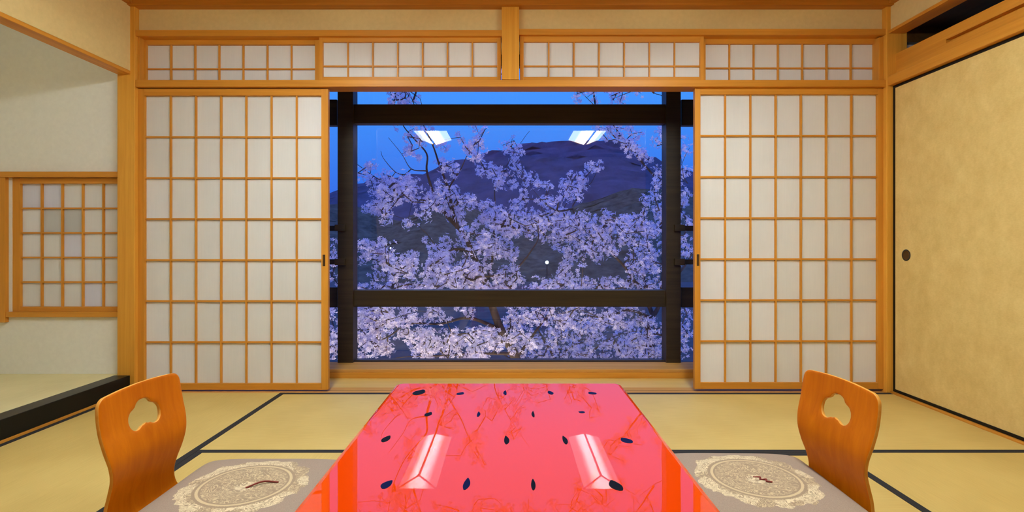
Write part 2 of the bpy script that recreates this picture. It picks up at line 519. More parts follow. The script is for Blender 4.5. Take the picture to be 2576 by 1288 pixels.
# ------------------------------------------------------------------ shoji
def shoji(name, x0, x1, z0, z1, y0, cols, rows, stile, rail_t, rail_b, label, cat, group, bar=0.0095, depth=0.03,
          rowz=None, pull=None, patch=None, rightstile=None):
    """one sliding paper screen: stiles, rails, lattice bars, paper (and a finger pull)"""
    rs = stile if rightstile is None else rightstile
    r = empty(name, ((x0 + x1) / 2, y0 + depth / 2, z0), label, cat, group)
    bx('stile', WOOD['z'], x0, x0 + stile, y0, y0 + depth, z0, z1, r, 0.0015)
    bx('stile', WOOD['z'], x1 - rs, x1, y0, y0 + depth, z0, z1, r, 0.0015)
    ix0, ix1, iz0, iz1 = x0 + stile, x1 - rs, z0 + rail_b, z1 - rail_t
    bx('rail', WOOD['x'], ix0, ix1, y0 + 0.001, y0 + depth - .001, z1 - rail_t, z1, r, 0.0012)
    bx('rail', WOOD['x'], ix0, ix1, y0 + 0.001, y0 + depth - .001, z0, z0 + rail_b, r, 0.0012)
    for i in range(1, cols):
        xx = ix0 + (ix1 - ix0) * i / cols
        bx('lattice_bar', WOOD['z'], xx - bar / 2, xx + bar / 2, y0 + 0.007, y0 + 0.0195, iz0, iz1, r, 0.0007)
    zs = rowz if rowz else [iz0 + (iz1 - iz0) * j / rows for j in range(1, rows)]
    for zz in zs:
        bx('lattice_bar', WOOD['x'], ix0, ix1, y0 + 0.0085, y0 + 0.0195, zz - bar / 2, zz + bar / 2, r, 0.0007)
    pm = MB()
    zz = [iz0] + sorted(zs) + [iz1]
    xx = [ix0 + (ix1 - ix0) * i / cols for i in range(cols + 1)]
    nr = len(zz) - 1
    yp = y0 + 0.0196
    # paper sheet: one grid, shared vertices, patched cells carry another paper
    for j in range(nr + 1):
        for i in range(cols + 1):
            pm.v.append((xx[i], yp, zz[j]))
    for j in range(nr):
        for i in range(cols):
            a = j * (cols + 1) + i
            pm.f.append((a, a + 1, a + cols + 2, a + cols + 1))
            pm.mi.append((patch or {}).get((i, nr - 1 - j), 0))
    po = pm.build('paper', [PAPER, PAPER_N, PAPER_L, PAPER_G], r)
    sd = po.modifiers.new('thickness', 'SOLIDIFY'); sd.thickness = 0.0006; sd.offset = -1
    if pull:
        px, pz = pull
        h = MB().box(px - 0.0075, px + 0.0075, y0 - 0.0012, y0 + 0.004, pz - 0.034, pz + 0.034).build('finger_pull', BLACKM, r, 0.001)
        tag(h, 'black recessed finger pull')
        MB().box(px - 0.0045, px + 0.0045, y0 - 0.0018, y0 + 0.002, pz - 0.030, pz + 0.030).build('pull_recess', DARKW, h, 0)
    return r


G1 = 'large sliding paper screens'
shoji('shoji_screen', X(346), X(825), Z(981), Z(223), YW, 7, 7, 0.040, Z(223) - Z(240), Z(965) - Z(981),
      'tall paper screen left of the blossom window', 'paper screen', G1, pull=(X(815), Z(655)), rightstile=0.040,
      patch={(0, 5): 1, (0, 6): 1, (1, 6): 1, (6, 5): 1, (0, 2): 1, (6, 0): 1})
shoji('shoji_screen', X(1748), X(2226), Z(979), Z(221), YW, 7, 7, 0.034, Z(221) - Z(237), Z(963) - Z(979),
      'tall paper screen right of the blossom window', 'paper screen', G1, pull=(X(1756), Z(654)), rightstile=0.041,
      patch={(2, 5): 1, (4, 6): 1, (6, 6): 1, (6, 5): 1, (0, 4): 1, (1, 4): 1, (0, 6): 1})
G2 = 'low transom screens over the lintel'
yb, yf = 3.158, 3.122
shoji('transom_shoji', X(353, yb), X(806, yb), Z(206, yb) + 0, Z(96, yb), yb, 7, 2, X(367) - X(353), Z(96) - Z(112), 0.008,
      'low transom screen farthest left, next to the alcove post', 'paper screen', G2, bar=0.008, rowz=[Z(172, yb)])
shoji('transom_shoji', X(802, yf), X(1260, yf), Z(204, yf), Z(90, yf), yf, 7, 2, 0.022, Z(90) - Z(105), Z(193) - Z(204),
      'low transom screen touching the centre post on its left', 'paper screen', G2, bar=0.008, rowz=[Z(165, yf)])
shoji('transom_shoji', X(1308, yf), X(1771, yf), Z(204, yf), Z(90, yf), yf, 7, 2, 0.022, Z(90) - Z(105), Z(193) - Z(204),
      'low transom screen touching the centre post on its right', 'paper screen', G2, bar=0.008, rowz=[Z(165, yf)])
shoji('transom_shoji', X(1767, yb), X(2213, yb), Z(206, yb), Z(95, yb), yb, 7, 2, 0.02, Z(95) - Z(110), 0.008,
      'low transom screen farthest right, next to the gold panel', 'paper screen', G2, bar=0.008, rowz=[Z(170, yb)])

# ------------------------------------------------------------------ veranda strip and window
YG = 3.70
tag(bx('floor_veranda', ENGA, -2.35, 2.36, 3.217, 3.455, -0.05, -0.004, None, 0.001), 'pale board strip between the screens and the window', 'floor', None, 'structure')
trim(WOOD['x'], -2.35, 2.36, 3.440, 3.472, -0.004, 0.034, 'lower wooden riser under the window', 'riser')
trim(SILL, -2.35, 2.36, 3.446, 3.665, 0.034, 0.054, 'wooden window ledge under the blossom window', 'window ledge', 0.003)
tag(bx('ceiling_veranda', PLASTER, -2.35, 2.36, 3.20, 3.80, 2.20, 2.24, None, 0), 'plaster ceiling over the veranda strip', 'ceiling', None, 'structure')
tag(bx('wall_veranda_left', PLASTER, -2.40, -2.35, 3.20, 3.80, -0.1, 2.25, None, 0), 'plaster end wall of the veranda strip behind the left screen', 'wall', None, 'structure')
tag(bx('wall_veranda_right', PLASTER, 2.36, 2.41, 3.20, 3.80, -0.1, 2.25, None, 0), 'plaster end wall of the veranda strip behind the right screen', 'wall', None, 'structure')
tag(bx('wall_exterior', DARKW, -3.5, 3.6, 3.72, 3.80, -4.2, 0.03, None, 0), 'outer wall below the blossom window', 'wall', None, 'structure')
tag(bx('wall_exterior_upper', DARKW, -3.5, 3.6, 3.74, 3.80, 2.18, 2.7, None, 0), 'outer wall above the blossom window', 'wall', None, 'structure')

win = empty('window_1', (0, YG, 0.054), 'wide dark framed picture window facing blossoms', 'window', None, 'structure')
def wz(v, Y=YG): return CZ - (v - V0) * Y / F
def wx(u, Y=YG): return (u - U0) * Y / F
for a, b_ in ((849, 888), (1676, 1713)):
    ya = YG - 0.07
    bx('mullion', WINF, wx(a, ya), wx(b_, ya), ya, YG + 0.04, 0.054, 2.2, win, 0.003)
# wide centre: upper rail, lower rail, bottom rail
yr = YG - 0.045
cx0, cx1 = wx(887), wx(1677)
bx('rail', WINF, cx0, cx1, yr, YG + 0.03, wz(310, yr), wz(262, yr), win, 0.003)
bx('rail', WINF, cx0, cx1, yr, YG + 0.03, wz(772, yr), wz(730, yr), win, 0.003)
bx('rail', WINF, cx0, cx1, YG - 0.035, YG + 0.03, 0.054, wz(907, yr), win, 0.002)
bx('rail', WINF, -2.35, 2.36, YG - 0.03, YG + 0.03, 2.12, 2.2, win, 0.002)
for s in (-1, 1):
    sx0, sx1 = (-2.35, wx(851)) if s < 0 else (wx(1711), 2.36)
    bx('rail', WINF, sx0, sx1, YG - 0.03, YG + 0.03, wz(317), wz(253), win, 0.003)
    bx('rail', WINF, sx0, sx1, YG - 0.03, YG + 0.03, wz(772), wz(722), win, 0.003)
    bx('rail', WINF, sx0, sx1, YG - 0.03, YG + 0.03, 0.054, wz(907), win, 0.002)
    for v0, v1 in ((568, 581), (652, 665)):
        bx('rail', WINF, sx0, sx1, YG - 0.02, YG + 0.02, wz(v1), wz(v0), win, 0.002)
        c = wx(865) if s < 0 else wx(1700)
        cl = bx('latch', WINF, c - 0.035, c + 0.035, YG - 0.095, YG - 0.06, wz(v1 + 1), wz(v0 - 2), win, 0.003)
    bx('side_post', WINF, -2.35 if s < 0 else 2.30, -2.29 if s < 0 else 2.36, YG - 0.03, YG + 0.03, 0.054, 2.2, win, 0.002)
for (x0, x1) in ((-2.30, wx(853)), (cx0 - .01, cx1 + .01), (wx(1709), 2.31)):
    for (z0, z1) in ((0.06, wz(765)), (wz(738), wz(300)), (wz(268), 2.13)):
        bx('glass_pane', GLASS, x0, x1, YG, YG + 0.005, z0, z1, win, 0)

# ------------------------------------------------------------------ left side: alcove
ZB = 1.874
tag(bx('wall_left', PLASTER, XL - 0.07, XL, YB, 3.092, ZB + 0.021, 2.33, None, 0), 'beige plaster wall hanging over the alcove opening', 'wall', None, 'structure')
trim(WOOD['y'], XL - 0.078, XL + 0.002, YB, 3.092, ZB, ZB + 0.0205, 'wooden beam edging the plaster over the alcove', 'beam')
k = MB().box(-2.330, XL, YB, 3.092, 0.012, 0.103).build('trim_alcove', LACQ, None, 0.003); TRIM[0] += 1; k.name = 'trim_%d' % TRIM[0]
tag(k, 'black lacquered sill along the alcove floor', 'alcove sill', None, 'structure')
bx('footing', WOOD['y'], XL - 0.05, XL + 0.004, YB, 3.092, -0.05, 0.0118, k, 0.001)
AY = 3.14
AX = -3.30
# the side wall with the hole for the small lattice window
hx0, hx1, hz0, hz1 = X(30, AY), -2.20, Z(790, AY), Z(447, AY)
wl = MB()
wl.box(AX, hx0, AY, AY + 0.08, -0.05, 2.4).box(hx0, -2.312, AY, AY + 0.08, hz1, 2.4).box(hx0, -2.312, AY, AY + 0.08, -0.05, hz0)
tag(wl.build('wall_alcove', PLASTER_A), 'pale plaster side wall of the alcove with lattice window', 'wall', None, 'structure')
tag(bx('wall_alcove_rear', PLASTER_A, AX - 0.08, AX, YB, AY + .08, -0.05, 2.4, None, 0), 'pale plaster rear wall of the alcove', 'wall', None, 'structure')
tag(bx('ceiling_alcove', PLASTER_A, AX, XL - 0.07, YB, AY, 2.36, 2.42, None, 0), 'plaster ceiling of the alcove', 'ceiling', None, 'structure')
t = empty('tatami_mat', (-2.83, 1.5, 0.05), 'raised straw mat on the alcove floor behind the black sill', 'straw mat')
bx('rush_surface', TAT_A, AX + .002, -2.331, YB + .02, AY - .001, 0.05, 0.100, t, 0.002)
bx('mat_base', DARKW, AX + .002, -2.331, YB + .02, AY - .001, -0.05, 0.0495, t, 0)
# small lattice window: casing + paper screen
cz = empty('window_2', (X(150, AY), AY - 0.012, hz0), 'wooden casing of the small alcove lattice window', 'window', None, 'structure')
bx('head_casing', WOOD['x'], X(0, AY) - 0.03, -2.313, AY - 0.028, AY + 0.02, Z(447, AY), Z(433, AY), cz, 0.002)
bx('side_casing', WOOD['z'], X(5, AY), X(22, AY), AY - 0.024, AY + 0.02, Z(810, AY), Z(447, AY), cz, 0.002)
bx('sill_casing', WOOD['x'], X(22, AY), -2.313, AY - 0.020, AY + 0.02, Z(797, AY), Z(784, AY), cz, 0.002)
shoji('lattice_shoji', X(23, AY), X(315, AY + .02), Z(784, AY), Z(447.5, AY), AY + 0.004, 5, 5, X(48) - X(23), Z(447) - Z(461), Z(772) - Z(784),
      'small lattice paper screen in the alcove wall', 'paper screen', 'alcove window screen', bar=0.0095, depth=0.028,
      patch={(0, 0): 2, (1, 0): 2, (0, 1): 1, (1, 1): 3, (2, 1): 3, (2, 2): 2, (3, 4): 2, (0, 2): 1, (3, 1): 0}, rightstile=0.004)
# cool strip light hidden behind the hanging wall
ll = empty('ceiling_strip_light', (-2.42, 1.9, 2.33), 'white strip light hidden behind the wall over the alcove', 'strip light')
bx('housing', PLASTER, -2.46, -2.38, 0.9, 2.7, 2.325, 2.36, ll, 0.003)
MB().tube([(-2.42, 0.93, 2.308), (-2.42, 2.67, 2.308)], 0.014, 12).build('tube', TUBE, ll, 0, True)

# ------------------------------------------------------------------ right side: gold sliding panels, ranma opening
XF = 2.252
def fusuma(y0, y1, x0, label, pull_y):
    z0, z1 = 0.010, 1.803
    r = empty('fusuma_panel', (x0 + .012, (y0 + y1) / 2, z0), label, 'sliding panel', 'gold sliding panels')
    MB().box(x0 + 0.003, x0 + 0.019, y0 + 0.012, y1 - 0.012, z0 + 0.014, z1 - 0.012).build('paper_face', FUSUMA, r, 0)
    bx('edge_frame', LACQ, x0, x0 + 0.022, y1 - 0.014, y1, z0, z1, r, 0.001)
    bx('edge_frame', LACQ, x0, x0 + 0.022, y0, y0 + 0.014, z0, z1, r, 0.001)
    bx('edge_frame', LACQ, x0, x0 + 0.022, y0 + .014, y1 - .014, z0, z0 + 0.016, r, 0.001)
    bx('edge_frame', LACQ, x0, x0 + 0.022, y0 + .014, y1 - .014, z1 - 0.014, z1, r, 0.001)
    h = MB(); rs = [0.031, 0.033, 0.031, 0.026, 0.0235, 0.0225, 0.0]; xs = [0.0035, 0.0012, 0.0002, 0.0004, 0.0022, 0.0028, 0.0028]
    n = 28
    for q, (rr, dx) in enumerate(zip(rs, xs)):
        for kk in range(n):
            a = 2 * math.pi * kk / n
            h.v.append((x0 + dx, pull_y + rr * math.cos(a), 0.812 + rr * math.sin(a)))
    for q in range(len(rs) - 1):
        for kk in range(n):
            k2 = (kk + 1) % n
            h.f.append((q * n + kk, q * n + k2, (q + 1) * n + k2, (q + 1) * n + kk)); h.mi.append(1 if q >= 3 else 0)
    tag(h.build('finger_pull', [BLACKM, DARKW], r, 0, True), 'round black finger pull')
    return r
fusuma(2.11, 3.090, XF, 'gold paper sliding panel with round black pull beside the right post', 2.990)
p2 = fusuma(1.16, 2.135, XF + 0.028, 'gold paper sliding panel overlapped by the one with the round pull', 1.25)
fusuma(0.18, 1.185, XF, 'gold paper sliding panel nearest the viewer along the right wall', 0.30)
fusuma(-1.34, 0.205, XF + .028, 'gold paper sliding panel behind the viewer along the right wall', 0.1)
trim(WOOD['y'], 2.236, 2.33, YB, 3.090, -0.05, 0.0095, 'floor track under the gold sliding panels', 'floor track', 0.001)
trim(WOOD['y'], 2.222, 2.335, YB, 3.091, 1.805, 1.862, 'wooden lintel right above the gold sliding panels', 'lintel', 0.003)
# wide board with the long slot, in two halves
TRIM[0] += 1
bd = MB(); yS = 2.272 * F / (2380 - U0)
zs0, zs1 = CZ + 0.4605 * 2.272, CZ + 0.4690 * 2.272
zt = CZ + 0.493 * 2.272
bd.box(2.272, 2.322, YB, 3.0915, 1.862, zs0).box(2.272, 2.322, YB, 3.0915, zs1, zt).box(2.272, 2.322, yS, 3.0915, zs0, zs1).box(2.300, 2.322, YB, yS, zs0, zs1)
tag(bd.build('trim_%d' % TRIM[0], WOOD['y'], None, 0), 'wide wooden board with a long slot above the gold panels', 'board', None, 'structure')
trim(WOOD['y'], 2.225, 2.322, YB, 3.0915, 2.113, 2.131, 'thin wooden rail over the dark transom opening', 'rail')
tag(bx('wall_right', PLASTER, XR, XR + 0.07, YB, 3.092, 2.131, 2.33, None, 0), 'beige plaster wall above the open dark transom', 'wall', None, 'structure')
# next room seen through the opening
tag(bx('ceiling_next_room', DARKW, 2.322, 4.2, YB, 3.2, 2.15, 2.2, None, 0), 'dark wooden ceiling of the neighbouring room', 'ceiling', None, 'structure')
tag(bx('wall_next_room', PLASTER_A, 2.338, 4.2, 3.13, 3.2, -0.05, 2.15, None, 0), 'pale wall of the neighbouring room behind the transom', 'wall', None, 'structure')
trim(DARKW, 2.338, 4.2, 3.09, 3.13, 2.062, 2.15, 'dark beam in the neighbouring room behind the transom', 'beam')
tag(bx('wall_next_room_far', DARKW, 4.2, 4.26, YB, 3.2, -0.05, 2.2, None, 0), 'dark far wall of the neighbouring room', 'wall', None, 'structure')

# wall behind the viewer
tag(bx('wall_front', PLASTER, -3.4, 4.26, YB - 0.08, YB, -0.05, 2.4, None, 0), 'beige plaster wall behind the viewer', 'wall', None, 'structure')

# ------------------------------------------------------------------ straw mats
HW = 0.030
def tatami(x0, x1, y0, y1, along, label):
    r = empty('tatami_mat', ((x0 + x1) / 2, (y0 + y1) / 2, -0.055), label, 'straw mat', 'straw mats on the floor')
    g = 0.0008
    x0 += g; x1 -= g; y0 += g; y1 -= g
    if along == 'y':
        bx('rush_surface', TAT_Y, x0 + HW, x1 - HW, y0, y1, -0.055, 0.0, r, 0.001)
        bx('cloth_border', HERI, x0, x0 + HW, y0, y1, -0.055, 0.0006, r, 0.001)
        bx('cloth_border', HERI, x1 - HW, x1, y0, y1, -0.055, 0.0006, r, 0.001)
    else:
        bx('rush_surface', TAT_X, x0, x1, y0 + HW, y1 - HW, -0.055, 0.0, r, 0.001)
        bx('cloth_border', HERI, x0, x1, y0, y0 + HW, -0.055, 0.0006, r, 0.001)
        bx('cloth_border', HERI, x0, x1, y1 - HW, y1, -0.055, 0.0006, r, 0.001)
    return r
xa, xb = -1.322, 1.347
yl = 2.205
tatami(-2.230, xa, 1.30, 3.094, 'y', 'straw mat along the black alcove sill, under the left post')
tatami(xa, 0.47, yl, 3.094, 'x', 'straw mat in front of the window, left of and behind the red table')
tatami(0.47, 2.235, yl, 3.094, 'x', 'straw mat beneath the right paper screen, reaching the gold panel')
tatami(xb, 2.235, 0.42, yl, 'y', 'straw mat behind the right floor chair along the gold panel')
tatami(xa, -0.44, 0.42, yl, 'y', 'straw mat under the left grey brown cushion')
tatami(-0.44, xb, 1.31, yl, 'x', 'straw mat under the red table and right cushion')
tatami(-0.44, xb, 0.42, 1.31, 'x', 'straw mat under the near end of the red table')
tatami(-2.230, xa, -0.49, 1.30, 'y', 'straw mat along the near end of the black alcove sill')
tatami(xa, xb, -1.34, 0.42, 'x', 'straw mat below the viewer')
tatami(xb, 2.235, -1.34, 0.42, 'y', 'straw mat below the viewer along the gold panels')
tatami(-2.230, xa, -1.34, -0.49, 'y', 'straw mat behind the viewer beside the alcove')

# ------------------------------------------------------------------ table
def rounded_rect(x0, x1, y0, y1, r, n=6):
    pts = []
    for cx, cy, a0 in ((x1 - r, y1 - r, 0), (x0 + r, y1 - r, 90), (x0 + r, y0 + r, 180), (x1 - r, y0 + r, 270)):
        for i in range(n + 1):
            a = math.radians(a0 + 90 * i / n)
            pts.append((cx + r * math.cos(a), cy + r * math.sin(a)))
    return pts

TZ = 0.33
tx0, tx1, ty0, ty1 = -0.447, 0.436, 0.56, 2.070
tb = empty('low_table', ((tx0 + tx1) / 2, (ty0 + ty1) / 2, 0), 'glossy vermilion lacquered low table with dark leaf marks', 'table')
def slab(outline_rz):
    m = MB(); n = None
    for (r_in, z) in outline_rz:
        pts = rounded_rect(tx0 + r_in, tx1 - r_in, ty0 + r_in, ty1 - r_in, 0.020)
        n = len(pts)
        m.v += [(p[0], p[1], z) for p in pts]
    for q in range(len(outline_rz) - 1):
        for i in range(n):
            j = (i + 1) % n
            m.f.append((q * n + i, q * n + j, (q + 1) * n + j, (q + 1) * n + i)); m.mi.append(0)
    m.f.append(tuple(range(n))[::-1]); m.mi.append(0)
    m.f.append(tuple(range((len(outline_rz) - 1) * n, len(outline_rz) * n))); m.mi.append(0)
    return m
top = slab([(0.012, TZ - 0.036), (0.002, TZ - 0.028), (0.0, TZ - 0.018), (0.0015, TZ - 0.009), (0.004, TZ - 0.0062), (0.013, TZ - 0.0012), (0.017, TZ)])
top.build('tabletop', TABLE, tb)
m = MB()
ap = 0.09
m.box(tx0 + ap, tx1 - ap, ty0 + ap, ty0 + ap + 0.02, TZ - 0.09, TZ - 0.0362)
m.build('apron', TABLE, tb, 0.002)
bx('apron', TABLE, tx0 + ap, tx1 - ap, ty1 - ap - 0.02, ty1 - ap, TZ - 0.09, TZ - 0.0362, tb)
bx('apron', TABLE, tx0 + ap, tx0 + ap + 0.02, ty0 + ap + .02, ty1 - ap - 0.02, TZ - 0.09, TZ - 0.0362, tb)
bx('apron', TABLE, tx1 - ap - 0.02, tx1 - ap, ty0 + ap + .02, ty1 - ap - 0.02, TZ - 0.09, TZ - 0.0362, tb)
for sx in (tx0 + 0.085, tx1 - 0.085):
    for sy in (ty0 + 0.085, ty1 - 0.085):
        m = MB()
        for zz, h in ((0.0009, 0.028), (0.012, 0.032), (0.1, 0.026), (TZ - 0.0365, 0.036)):
            m.v += [(sx - h, sy - h, zz), (sx + h, sy - h, zz), (sx + h, sy + h, zz), (sx - h, sy + h, zz)]
        for q in range(3):
            for i in range(4):
                j = (i + 1) % 4
                m.f.append((q * 4 + i, q * 4 + j, (q + 1) * 4 + j, (q + 1) * 4 + i)); m.mi.append(0)
        m.f += [(3, 2, 1, 0), (12, 13, 14, 15)]; m.mi += [0, 0]
        m.build('leg', TABLE, tb, 0.004)
# leaf marks let into the lacquer: pixel, length and lean read off the photograph, laid out on the table
leafs = [(1055, 987, 18, 15, 50, 1), (1158, 990, 11, 9, 40, 0), (1272, 988, 8, 10, 95, 0), (1384, 988, 8, 9, 120, 0), (1490, 989, 12, 10, 150, 0),
         (1078, 1042, 11, 11, 55, 1), (1203, 1042, 10, 11, 90, 0), (1342, 1042, 9, 13, 90, 1), (1463, 1037, 12, 9, 165, 0),
         (972, 1104, 12, 16, 60, 1), (1273, 1107, 11, 18, 100, 1), (1420, 1107, 10, 18, 100, 1), (1576, 1108, 18, 17, 140, 0),
         (975, 1219, 16, 22, 55, 0), (1173, 1217, 12, 26, 75, 0), (1341, 1219, 11, 24, 85, 1), (1550, 1221, 20, 27, 125, 1)]
for (u, v, w, h, ang, dk) in leafs:
    Yc = F * (CZ - TZ) / (v - V0)
    c = Vector(((u - U0) * Yc / F, Yc))
    sx = Yc / F; sy = Yc * Yc / (F * (CZ - TZ))
    ca, sa = math.cos(math.radians(ang)), math.sin(math.radians(ang))
    d = Vector((ca * w * 0.60 * sx, sa * h * 0.60 * sy)); L = d.length
    d.normalize(); nrm = Vector((-d.y, d.x)); wd = 0.26 * h * sy * abs(ca) + 0.42 * w * sx * abs(sa)
    m = MB(); n = 9; lo = []; hi = []
    bend = 0.25 * (random.random() - 0.3)
    for i in range(n + 1):
        tt = i / n
        wv = wd * (math.sin(math.pi * min(1, tt * 0.93 + 0.04)) ** 0.75) * (1.15 - 0.35 * tt)
        p = c + d * (tt * 2 - 1) * L + nrm * bend * L * (1 - (2 * tt - 1) ** 2)
        lo.append(p - nrm * wv); hi.append(p + nrm * wv)
    out = lo + hi[::-1]; k0 = len(out)
    m.v = [(p.x, p.y, TZ - 0.0004) for p in out] + [(p.x, p.y, TZ + 0.0004) for p in out]
    m.f.append(tuple(range(k0))[::-1]); m.f.append(tuple(range(k0, 2 * k0)))
    for i in range(k0):
        j = (i + 1) % k0; m.f.append((i, j, k0 + j, k0 + i))
    m.mi = [0] * len(m.f)
    lf = m.build('leaf_inlay', INK_B if dk else INK, tb)
    tag(lf, 'black leaf mark' if dk else 'dark blue leaf mark')

# ------------------------------------------------------------------ floor chairs
def catmull(pts, n):
    pts = [Vector(p) for p in pts]; out = []
    P = [pts[0] * 2 - pts[1]] + pts + [pts[-1] * 2 - pts[-2]]
    segs = len(pts) - 1
    for k_ in range(n + 1):
        t_ = k_ / n * segs; i = min(int(t_), segs - 1); f = t_ - i
        p0, p1, p2, p3 = P[i], P[i + 1], P[i + 2], P[i + 3]
        out.append(0.5 * ((2 * p1) + (p2 - p0) * f + (2 * p0 - 5 * p1 + 4 * p2 - p3) * f * f + (3 * p1 - p0 - 3 * p2 + p3) * f ** 3))
    return out

# profile: (forward, height, half width), from the top of the back down to the seat front
PROFILE = [(0.000, 0.430, 0.166), (0.005, 0.385, 0.171), (0.013, 0.335, 0.172), (0.025, 0.285, 0.169), (0.032, 0.240, 0.159),
           (0.027, 0.195, 0.147), (0.013, 0.150, 0.140), (0.003, 0.105, 0.141), (0.008, 0.060, 0.150), (0.036, 0.023, 0.168),
           (0.090, 0.0105, 0.190), (0.20, 0.009, 0.20), (0.33, 0.009, 0.20), (0.45, 0.009, 0.198)]
CURVE = catmull([Vector(p) for p in PROFILE], 260)
ARC = [0.0]
for i in range(1, len(CURVE)):
    a, b_ = CURVE[i - 1], CURVE[i]
    ARC.append(ARC[-1] + math.hypot(b_.x - a.x, b_.y - a.y))
def curve_at(s):
    s = max(0, min(ARC[-1] - 1e-6, s))
    i = int(np.searchsorted(ARC, s)) or 1
    f = (s - ARC[i - 1]) / (ARC[i] - ARC[i - 1] + 1e-9)
    return CURVE[i - 1].lerp(CURVE[i], f)

def chair(loc, flip, rot, label):
    r = empty('floor_chair', loc, label, 'floor chair', 'wooden floor chairs')
    sg = -1 if flip else 1
    def P(w, s):
        """w in -1..1 across, s = distance along the bent sheet from the top"""
        c = curve_at(s)
        arch = 0.010 * (1 - w * w) * max(0, 1 - s / 0.12)          # softly arched top edge
        sag = 0.006 * (1 - w * w)                                    # slight cup across the sheet
        return (sg * (c.x - sag), w * c.z, c.y + arch)
    # upper block with the cut-out: rings between the hole and the outline
    s1 = 0.200; hc = 0.090
    W = 0.168
    side = 18
    outl = []
    def corner_round(w, s):
        # rounded top corners
        rr = 0.024
        x, y = w * W, s
        for sx in (-1, 1):
            cx = sx * (W - rr)
            if x * sx > W - rr and y < rr:
                dx, dy = x - cx, y - rr
                q = max(abs(dx), abs(dy)); l = math.hypot(dx, dy)
                if l > 1e-9: x, y = cx + dx * q / l, rr + dy * q / l
        return x / W, y
    n_t, n_s = 34, 22
    for i in range(n_t): outl.append((-1 + 2 * i / n_t, 0.0))
    for i in range(n_s): outl.append((1.0, s1 * i / n_s))
    for i in range(n_t): outl.append((1 - 2 * i / n_t, s1))
    for i in range(n_s): outl.append((-1.0, s1 * (1 - i / n_s)))
    hole = []
    HP = [(0, 111), (30, 108), (52, 92), (64, 70), (80, 58), (105, 45), (124, 15), (129, -20), (122, -60), (104, -88), (80, -100), (56, -95), (33, -78), (0, -67)]
    HA = [math.atan2(x_ * 0.00050, z_ * 0.00038) for x_, z_ in HP]
    HR = [math.hypot(x_ * 0.00050, z_ * 0.00038) for x_, z_ in HP]
    def hole_r(a):
        # a measured from straight up; a plump cloud: one lobe up, two to the sides, hollow below
        return float(np.interp(abs(((a + math.pi) % (2 * math.pi)) - math.pi), HA, HR))
    for (w, s) in outl:
        a = math.atan2(w * W, -(s - hc))
        rr = hole_r(a)
        hole.append((rr * math.sin(a) / W, hc - rr * math.cos(a)))
    RINGS = 8; m = MB(); n = len(outl)
    for q in range(RINGS + 1):
        f = q / RINGS
        for (h, o_) in zip(hole, outl):
            w_, s_ = h[0] * (1 - f) + o_[0] * f, h[1] * (1 - f) + o_[1] * f
            if q == RINGS: w_, s_ = corner_round(w_, s_)
            m.v.append(P(w_, s_))
    for q in range(RINGS):
        for i in range(n):
            j = (i + 1) % n
            m.f.append((q * n + i, q * n + j, (q + 1) * n + j, (q + 1) * n + i)); m.mi.append(0)
    # lower part of the back, sharing the outline's bottom row
    def strip(m, s_from, s_to, rows, w_n, first_row=None):
        base = first_row
        for k_ in range(0 if first_row is None else 1, rows + 1):
            s_ = s_from + (s_to - s_from) * k_ / rows
            row = []
            for i in range(w_n + 1):
                m.v.append(P(-1 + 2 * i / w_n, s_)); row.append(len(m.v) - 1)
            if base is not None:
                for i in range(w_n):
                    m.f.append((base[i], base[i + 1], row[i + 1], row[i])); m.mi.append(0)
            base = row
    off = RINGS * n
    bottom = [off + (n_t + n_s + n_t - i) % n for i in range(n_t + 1)]
    s_bend = 0.470
    strip(m, s1, s_bend, 22, n_t, bottom)
    bk = m.build('backrest', [CHAIRW, EDGEW], None, 0, True)
    m2 = MB(); strip(m2, s_bend, ARC[-1], 26, n_t)
    st = m2.build('seat', [CHAIRW, EDGEW], None, 0, True)
    for o_ in (bk, st):
        me = o_.data
        bm = bmesh.new(); bm.from_mesh(me)
        bmesh.ops.recalc_face_normals(bm, faces=bm.faces)
        bm.faces.ensure_lookup_table()
        # normals on the sitter's side
        ref = max(bm.faces, key=lambda f_: f_.calc_area())
        c0 = sum((f_.normal.x * sg + f_.normal.z * 0.8) * f_.calc_area() for f_ in bm.faces)
        if c0 < 0: bmesh.ops.reverse_faces(bm, faces=bm.faces)
        bm.to_mesh(me); bm.free()
        me.polygons.foreach_set('use_smooth', [True] * len(me.polygons))
        sd = o_.modifiers.new('ply', 'SOLIDIFY'); sd.thickness = 0.011; sd.offset = -1; sd.material_offset_rim = 1
        bv = o_.modifiers.new('edge', 'BEVEL'); bv.width = 0.002; bv.segments = 2; bv.limit_method = 'ANGLE'; bv.angle_limit = math.radians(50)
        o_.parent = r
    r.rotation_euler.z = rot
    return r

